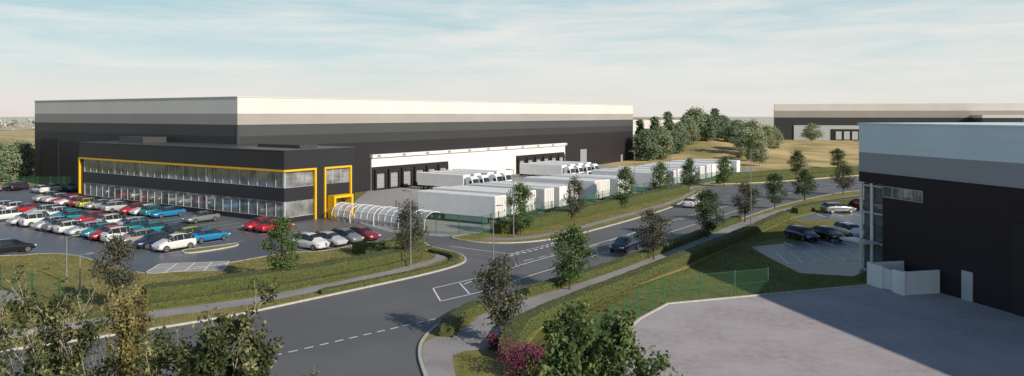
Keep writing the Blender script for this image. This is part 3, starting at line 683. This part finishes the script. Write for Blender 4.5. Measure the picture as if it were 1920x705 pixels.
def car(kind,colr,pos,a,label=None,group='cars parked in the office car park'):
    P=CT[kind]; kn={'hatch':'hatchback','saloon':'saloon car','suv':'compact off-road style car','estate':'estate car'}[kind]
    o=root('parked_car' if group else 'car',pos,label or f'{colr} {kn} parked in a marked bay','car',group); o.rotation_euler=(0,0,a)
    def add(n,me,loc=(0,0,0)):
        c=bpy.data.objects.new(n,me); col.objects.link(c); c.parent=o; c.location=loc; return c
    b=add('body',P['body']); b.material_slots[0].link='OBJECT'; b.material_slots[0].material=PM[colr]
    add('windscreen',P['windscreen']); add('rear_window',P['rear_window'])
    for s in P['side_window']: add('side_window',s)
    (xr,xf,rr),hf,tr,zl=P['geo'][0],P['geo'][1],P['geo'][2],P['geo'][3]
    for x in (xr,xf):
        for y in (-.8,.8): add('wheel',P['wheel'],(x,y,rr))
    for y in (-.6,.6): add('headlight',P['headlight'],(hf,y,zl)); add('tail_light',P['tail_light'],(tr,y,zl+.12))
    return o
aR=ang(R2); aL=ang(L2)
def row(r,lst,flip):
    for l,k,c in lst:
        car(k,c,F(FM,r+random.uniform(-.25,.25),l+random.uniform(-.1,.1),.006),aR+(math.pi if (flip+(random.random()<.25))%2 else 0)+random.uniform(-.03,.03))
row(-18.9,[(-6.2,'suv','white'),(-2.6,'hatch','navy'),(.6,'hatch','beige'),(3.7,'suv','white'),(6.4,'hatch','red'),(8.9,'hatch','teal'),(11.6,'estate','silver'),(14.3,'hatch','white'),(17,'saloon','grey'),(19.8,'hatch','silver'),(23.6,'suv','white'),(26.4,'estate','silver'),(32.6,'hatch','white'),(36,'saloon','silver'),(41,'hatch','red')],1)
row(-13.9,[(-4.3,'saloon','blue'),(-1.6,'hatch','lime'),(1.2,'hatch','navy'),(5.6,'saloon','teal'),(8.4,'hatch','teal'),(11.2,'estate','silver'),(14.8,'suv','white'),(18,'saloon','red'),(20.7,'hatch','red'),(24,'hatch','teal'),(26.8,'saloon','teal'),(30,'hatch','white'),(33.5,'estate','silver'),(38,'saloon','red'),(41,'hatch','white'),(44,'estate','silver')],0)
row(-5.2,[(-1.6,'hatch','red'),(-4.3,'saloon','red'),(9.8,'saloon','grey'),(18,'saloon','blue'),(20.7,'hatch','teal'),(22.9,'hatch','white'),(25.4,'hatch','red'),(29.6,'estate','silver'),(32.3,'hatch','silver'),(35,'saloon','beige'),(37.6,'hatch','lime'),(40.1,'hatch','red'),(43,'saloon','white'),(45.6,'estate','red'),(48.4,'hatch','silver'),(51.2,'suv','beige')],1)
for r,k,c in ((-10.6,'suv','white'),(-8.1,'hatch','silver'),(-5.7,'hatch','grey'),(-3.4,'saloon','maroon')):
    car(k,c,F(FM,r,-17.3,.006),aL+math.pi+random.uniform(-.03,.03))
car('estate','black',F(FM,-29.6,5.6,.006),aR)
for a,b_,k,c in ((20,357,'estate','black'),(36,355,'hatch','navy'),(-15,359,'suv','grey'),(98,359,'hatch','silver'),(75,362,'hatch','white'),(128,358,'saloon','grey')):
    car(k,c,S(a,b_)+Vector((0,0,.006)),aL+random.uniform(-.05,.05))
G2='cars parked beside the shaded warehouse'
hd2=math.radians(108)
car('hatch','navy',S(1503,449,.008),hd2+math.pi,group=G2); car('saloon','black',S(1548,448,.008),hd2+math.pi,group=G2)
car('estate','white',S(1594,443,.008),hd2+math.pi-.15,group=G2); car('hatch','navy',S(1640,440,.008),hd2,group=G2)
car('estate','grey',S(1572,399,.008),math.radians(8),group=G2); car('suv','silver',S(1650,396,.008),math.radians(8),group=G2); car('hatch','red',S(1612,390,.008),math.radians(100),group=G2)
rd1=(S(1290,408)-S(1180,440)); 
car('hatch','white',S(1297,388,.012),ang(rd1)+.1,'white hatchback driving on the road',None)
car('hatch','navy',S(1172,470,.012),ang(rd1)+math.pi,'dark blue hatchback driving on the road',None)
# ------------------------------------------------ trailers and trucks
def bev(o,w,seg=2):
    b=o.modifiers.new('b','BEVEL'); b.width=w; b.segments=seg; b.limit_method='ANGLE'
    me=bpy.data.meshes.new_from_object(o.evaluated_get(bpy.context.evaluated_depsgraph_get())); bpy.data.objects.remove(o); return me
m=MB(); m.box(-6.8,6.8,-1.27,1.27,1.0,3.9); T_box=bev(m.obj('cargo_box',M['trailer']),.08,3)
m=MB(); m.box(-6.6,6.4,-.45,.45,.8,.99); m.box(-6.85,-6.7,-1.2,1.2,.5,.97); m.box(4.0,4.2,-1,-.8,.05,.8); m.box(4.0,4.2,.8,1,.05,.8); T_ch=m.obj('chassis',M['chassis']); tm_=T_ch.data; bpy.data.objects.remove(T_ch); T_ch=tm_
m=MB(); m.box(-1.8,5.4,-1.25,-1.2,.35,.97); T_sk=m.obj('side_skirt',M['bluegrey']); tm_=T_sk.data; bpy.data.objects.remove(T_sk); T_sk=tm_
m=MB(); m.cyl((0,0,0),(0,1,0),.5,.32,18,0); m.cyl((0,0,0),(0,1,0),.26,.335,12,1); o=m.obj('wheel',[M['tyre'],M['rim']]); T_wh=o.data; bpy.data.objects.remove(o)
m=MB()
for y_ in (-1.2,-.03): m.box(6.81,6.835,y_,y_+1.23,1.1,3.8)
for y_ in (-.7,-.25,.25,.7): m.box(6.84,6.87,y_-.02,y_+.02,1.1,3.8,1)
o=m.obj('rear_door',[M['whiteplain'],M['doorgrey']]); T_rd=o.data; bpy.data.objects.remove(o)
prof=[(0,.9),(0,3.75),(1.2,3.85),(1.75,3.35),(2.12,2.1),(2.2,1.0),(2.2,.45),(1.6,.45),(1.45,.95)]
m=MB(); n=len(prof); m.v=[Vector((x,-1.22,z)) for x,z in prof]+[Vector((x,1.22,z)) for x,z in prof]
m.f=[tuple(range(n)),tuple(range(n,2*n))]+[(i,(i+1)%n,n+(i+1)%n,n+i) for i in range(n)]; m.m=[0]*len(m.f)
T_cab=bev(m.obj('cab',M['trailer']),.09)
m=MB(); m.quad(Vector((1.79,-1.05,3.28)),Vector((1.79,1.05,3.28)),Vector((2.14,1.1,2.15)),Vector((2.14,-1.1,2.15))); o=m.obj('windscreen',M['cglass']); T_ws=o.data; bpy.data.objects.remove(o)
m=MB()
for y_ in (-1.232,1.232): m.quad(Vector((1.0,y_,2.1)),Vector((1.9,y_,2.1)),Vector((1.62,y_,2.95)),Vector((1.0,y_,2.95)))
o=m.obj('side_window',M['cglass']); T_sw=o.data; bpy.data.objects.remove(o)
m=MB(); m.box(-3.6,0,-.45,.45,.6,.9); m.box(-1.4,-.2,-1.2,-.5,.4,.95); m.box(-1.4,-.2,.5,1.2,.4,.95); m.box(2.205,2.22,-.9,.9,.95,1.6); o=m.obj('chassis',M['chassis']); T_tc=o.data; bpy.data.objects.remove(o)
def lorry(pos,a,tractor,label,group,sc=1.0,dull=False):
    o=root('lorry' if tractor else 'lorry_trailer',pos,label,'lorry' if tractor else 'trailer',group); o.rotation_euler=(0,0,a); o.scale=(sc,sc,sc)
    def add(n,me,loc=(0,0,0)):
        c=bpy.data.objects.new(n,me); col.objects.link(c); c.parent=o; c.location=loc; return c
    bx=add('cargo_box',T_box); add('chassis',T_ch); add('side_skirt',T_sk)
    if dull: bx.material_slots[0].link='OBJECT'; bx.material_slots[0].material=M['trailer_dull']
    if not tractor: add('rear_door',T_rd)
    for x in (-5.4,-4.1,-2.8):
        for y in (-1.08,1.08): add('wheel',T_wh,(x,y,.5))
    if tractor:
        add('cab',T_cab,(7.4,0,-.25)); add('windscreen',T_ws,(7.4,0,-.25)); add('side_window',T_sw,(7.4,0,-.25)); add('tractor_chassis',T_tc,(7.4,0,0))
        for x in (8.7,5.2):
            for y in (-1.08,1.08): add('wheel',T_wh,(x,y,.5))
hd=ang(-L2)
for r,c in ((44.4,16),(48.0,16.3),(51.7,16),(55.3,16.5)): lorry(F(FM,r,c-5.6,.018),hd,True,'white articulated lorry reversed to a loading dock','lorries at the loading docks',.8)
for r in (77.0,80.6,84.2,87.8): lorry(F(FM,r,9.4,.018),hd,True,'white articulated lorry reversed to a loading dock','lorries at the loading docks',.8)
r=14.5; k=0
gaps={6,11,12,17}
while r<108:
    if k not in gaps:
        dl=k in (3,5,9,14)
        lorry(F(FM,r,-17.2+random.uniform(-.5,.4),.018),hd+(math.pi if random.random()<.3 else 0),False,'off white box trailer parked in the fenced yard' if dl else 'white box trailer parked in the yard beside the fence','trailers parked in the yard',(1.0-.1*min(1,r/100))*random.uniform(.95,1.01),dl)
    r+=3.7; k+=1
# ------------------------------------------------ cycle shelters
def arc_pts(x,rad=1.15):
    pts=[(x,-1.15,0),(x,-1.2,.6)]
    for k in range(6):
        a=math.pi-k*math.pi*.66/5; pts.append((x,math.cos(a)*1.3+.1,.75+math.sin(a)*1.1))
    return pts
for k in range(4):
    o=root('cycle_shelter',F(FM,6.7,-5.0-4.2*k,.02),'white hooped cycle shelter with clear curved roof','cycle shelter','cycle shelters beside the office'); o.rotation_euler=(0,0,ang(-L2)-.12); o.scale=(1.1,1.3,1.2)
    m=MB()
    for x in (-1.75,-.58,.58,1.75): m.tube(arc_pts(x),.042,6)
    for q in (1,3,5,7): m.tube([(-1.75,*arc_pts(0)[q][1:]),(1.75,*arc_pts(0)[q][1:])],.032,5)
    c=m.obj('frame',M['hwhite']); c.parent=o
    m=MB(); a=arc_pts(-1.75);b=arc_pts(1.75)
    for i in range(1,len(a)-1): m.quad(Vector(a[i]),Vector(b[i]),Vector(b[i+1]),Vector(a[i+1]))
    c=m.obj('roof',M['shelterglass']); c.parent=o
    m=MB()
    for x in (-1.2,-.4,.4,1.2): m.tube([(x,-.5,0),(x,-.5,.75),(x,.2,.75),(x,.2,0)],.03,5)
    c=m.obj('cycle_rack',M['steel']); c.parent=o
# ------------------------------------------------ street lamps
def lamp_post(a,b,top,az=0):
    p=S(a,b); h=14-(top-214)*p.y/1440; p.z=.1
    o=root('street_lamp',p,'slim grey street lamp column with small flat head','street lamp','street lamps'); o.rotation_euler=(0,0,az)
    m=MB(); m.tube([(0,0,0),(0,0,1.0),(0,0,1.02),(0,0,h)],[.08,.08,.055,.04],8); c=m.obj('pole',M['steel']); c.parent=o
    m=MB(); m.tube([(0,0,h-.05),(.5,0,h)],.03,6); m.box(.4,1.0,-.13,.13,h-.04,h+.05); c=m.obj('lamp_head',M['steel']); c.parent=o
for a,b,tp_,az in ((770,502,360,2.5),(963,446,320,2.5),(925,488,388,.5),(125,532,446,1),(150,556,480,1),(1190,380,285,2.5),(1408,424,282,2.5),(1255,365,292,2.5),(1612,352,265,2.5)): lamp_post(a,b,tp_,az)
# ------------------------------------------------ camera, light, world
cam=bpy.data.cameras.new('Camera'); co=bpy.data.objects.new('Camera',cam); col.objects.link(co); co.location=(0,0,CAMH); co.rotation_euler=(math.pi/2,0,0)
cam.sensor_width=36; cam.lens=27; cam.shift_y=-(352.5-214)/1920; cam.clip_end=8000; cam.clip_start=.5; scene.camera=co
el=math.radians(27); tx,ty=.74,-.67; nrm=math.hypot(tx,ty); tx/=nrm; ty/=nrm
sl=bpy.data.lights.new('Sun','SUN'); so=bpy.data.objects.new('Sun',sl); col.objects.link(so); so.location=(60,-60,80); sl.energy=4.9; sl.angle=math.radians(.6); sl.color=(1,.9,.77)
so.rotation_euler=Vector((-tx*math.cos(el),-ty*math.cos(el),-math.sin(el))).to_track_quat('-Z','Y').to_euler()
w=bpy.data.worlds.new('World'); scene.world=w; w.use_nodes=True; t=w.node_tree; N=t.nodes; K=t.links
bgn=N['Background']; outn=N['World Output']
sky=N.new('ShaderNodeTexSky'); sky.sky_type='NISHITA'; sky.sun_disc=False; sky.sun_elevation=el; sky.sun_rotation=math.atan2(tx,ty); sky.dust_density=1.5
K.new(sky.outputs[0],bgn.inputs[0]); bgn.inputs[1].default_value=.1
tc=N.new('ShaderNodeTexCoord'); sx=N.new('ShaderNodeSeparateXYZ'); K.new(tc.outputs['Generated'],sx.inputs[0])
rp=N.new('ShaderNodeValToRGB'); K.new(sx.outputs['Z'],rp.inputs['Fac']); e=rp.color_ramp.elements
e[0].position=0; e[0].color=(.88,.8,.74,1); e[1].position=1; e[1].color=(.05,.1,.19,1)
for p_,c in ((.025,(.82,.82,.78,1)),(.07,(.63,.77,.79,1)),(.15,(.42,.64,.71,1)),(.25,(.21,.36,.47,1)),(.4,(.1,.19,.3,1))):
    q=e.new(p_); q.color=c
mp=N.new('ShaderNodeMapping'); mp.inputs['Scale'].default_value=(2.4,2.4,22); mp.inputs['Rotation'].default_value=(.03,-.06,0); K.new(tc.outputs['Generated'],mp.inputs[0])
nz=N.new('ShaderNodeTexNoise'); nz.inputs['Scale'].default_value=1.9; nz.inputs['Detail'].default_value=12; nz.inputs['Roughness'].default_value=.62; nz.inputs['Distortion'].default_value=.35; K.new(mp.outputs[0],nz.inputs['Vector'])
cr=N.new('ShaderNodeValToRGB'); cr.color_ramp.elements[0].position=.36; cr.color_ramp.elements[1].position=.68; cr.color_ramp.elements[0].color=(0,0,0,1); cr.color_ramp.elements[1].color=(.9,.9,.9,1)
ad=N.new('ShaderNodeMath'); ad.operation='MULTIPLY_ADD'; ad.inputs[1].default_value=.14; K.new(sx.outputs['X'],ad.inputs[0]); K.new(nz.outputs['Fac'],ad.inputs[2]); K.new(ad.outputs[0],cr.inputs['Fac'])
fd_=N.new('ShaderNodeMapRange'); fd_.inputs[1].default_value=.15; fd_.inputs[2].default_value=.34; fd_.inputs[3].default_value=1; fd_.inputs[4].default_value=.06; K.new(sx.outputs['Z'],fd_.inputs[0])
mu=N.new('ShaderNodeMath'); mu.operation='MULTIPLY'; K.new(cr.outputs[0],mu.inputs[0]); K.new(fd_.outputs[0],mu.inputs[1])
mx=N.new('ShaderNodeMixRGB'); K.new(mu.outputs[0],mx.inputs['Fac']); K.new(rp.outputs[0],mx.inputs['Color1']); mx.inputs['Color2'].default_value=(.89,.87,.83,1)
b2=N.new('ShaderNodeBackground'); K.new(mx.outputs[0],b2.inputs[0]); b2.inputs[1].default_value=1.0
ms=N.new('ShaderNodeMixShader'); ms.inputs[0].default_value=.87; K.new(bgn.outputs[0],ms.inputs[1]); K.new(b2.outputs[0],ms.inputs[2]); K.new(ms.outputs[0],outn.inputs[0])
scene.view_settings.view_transform='Standard'; scene.view_settings.look='None'; scene.view_settings.exposure=0
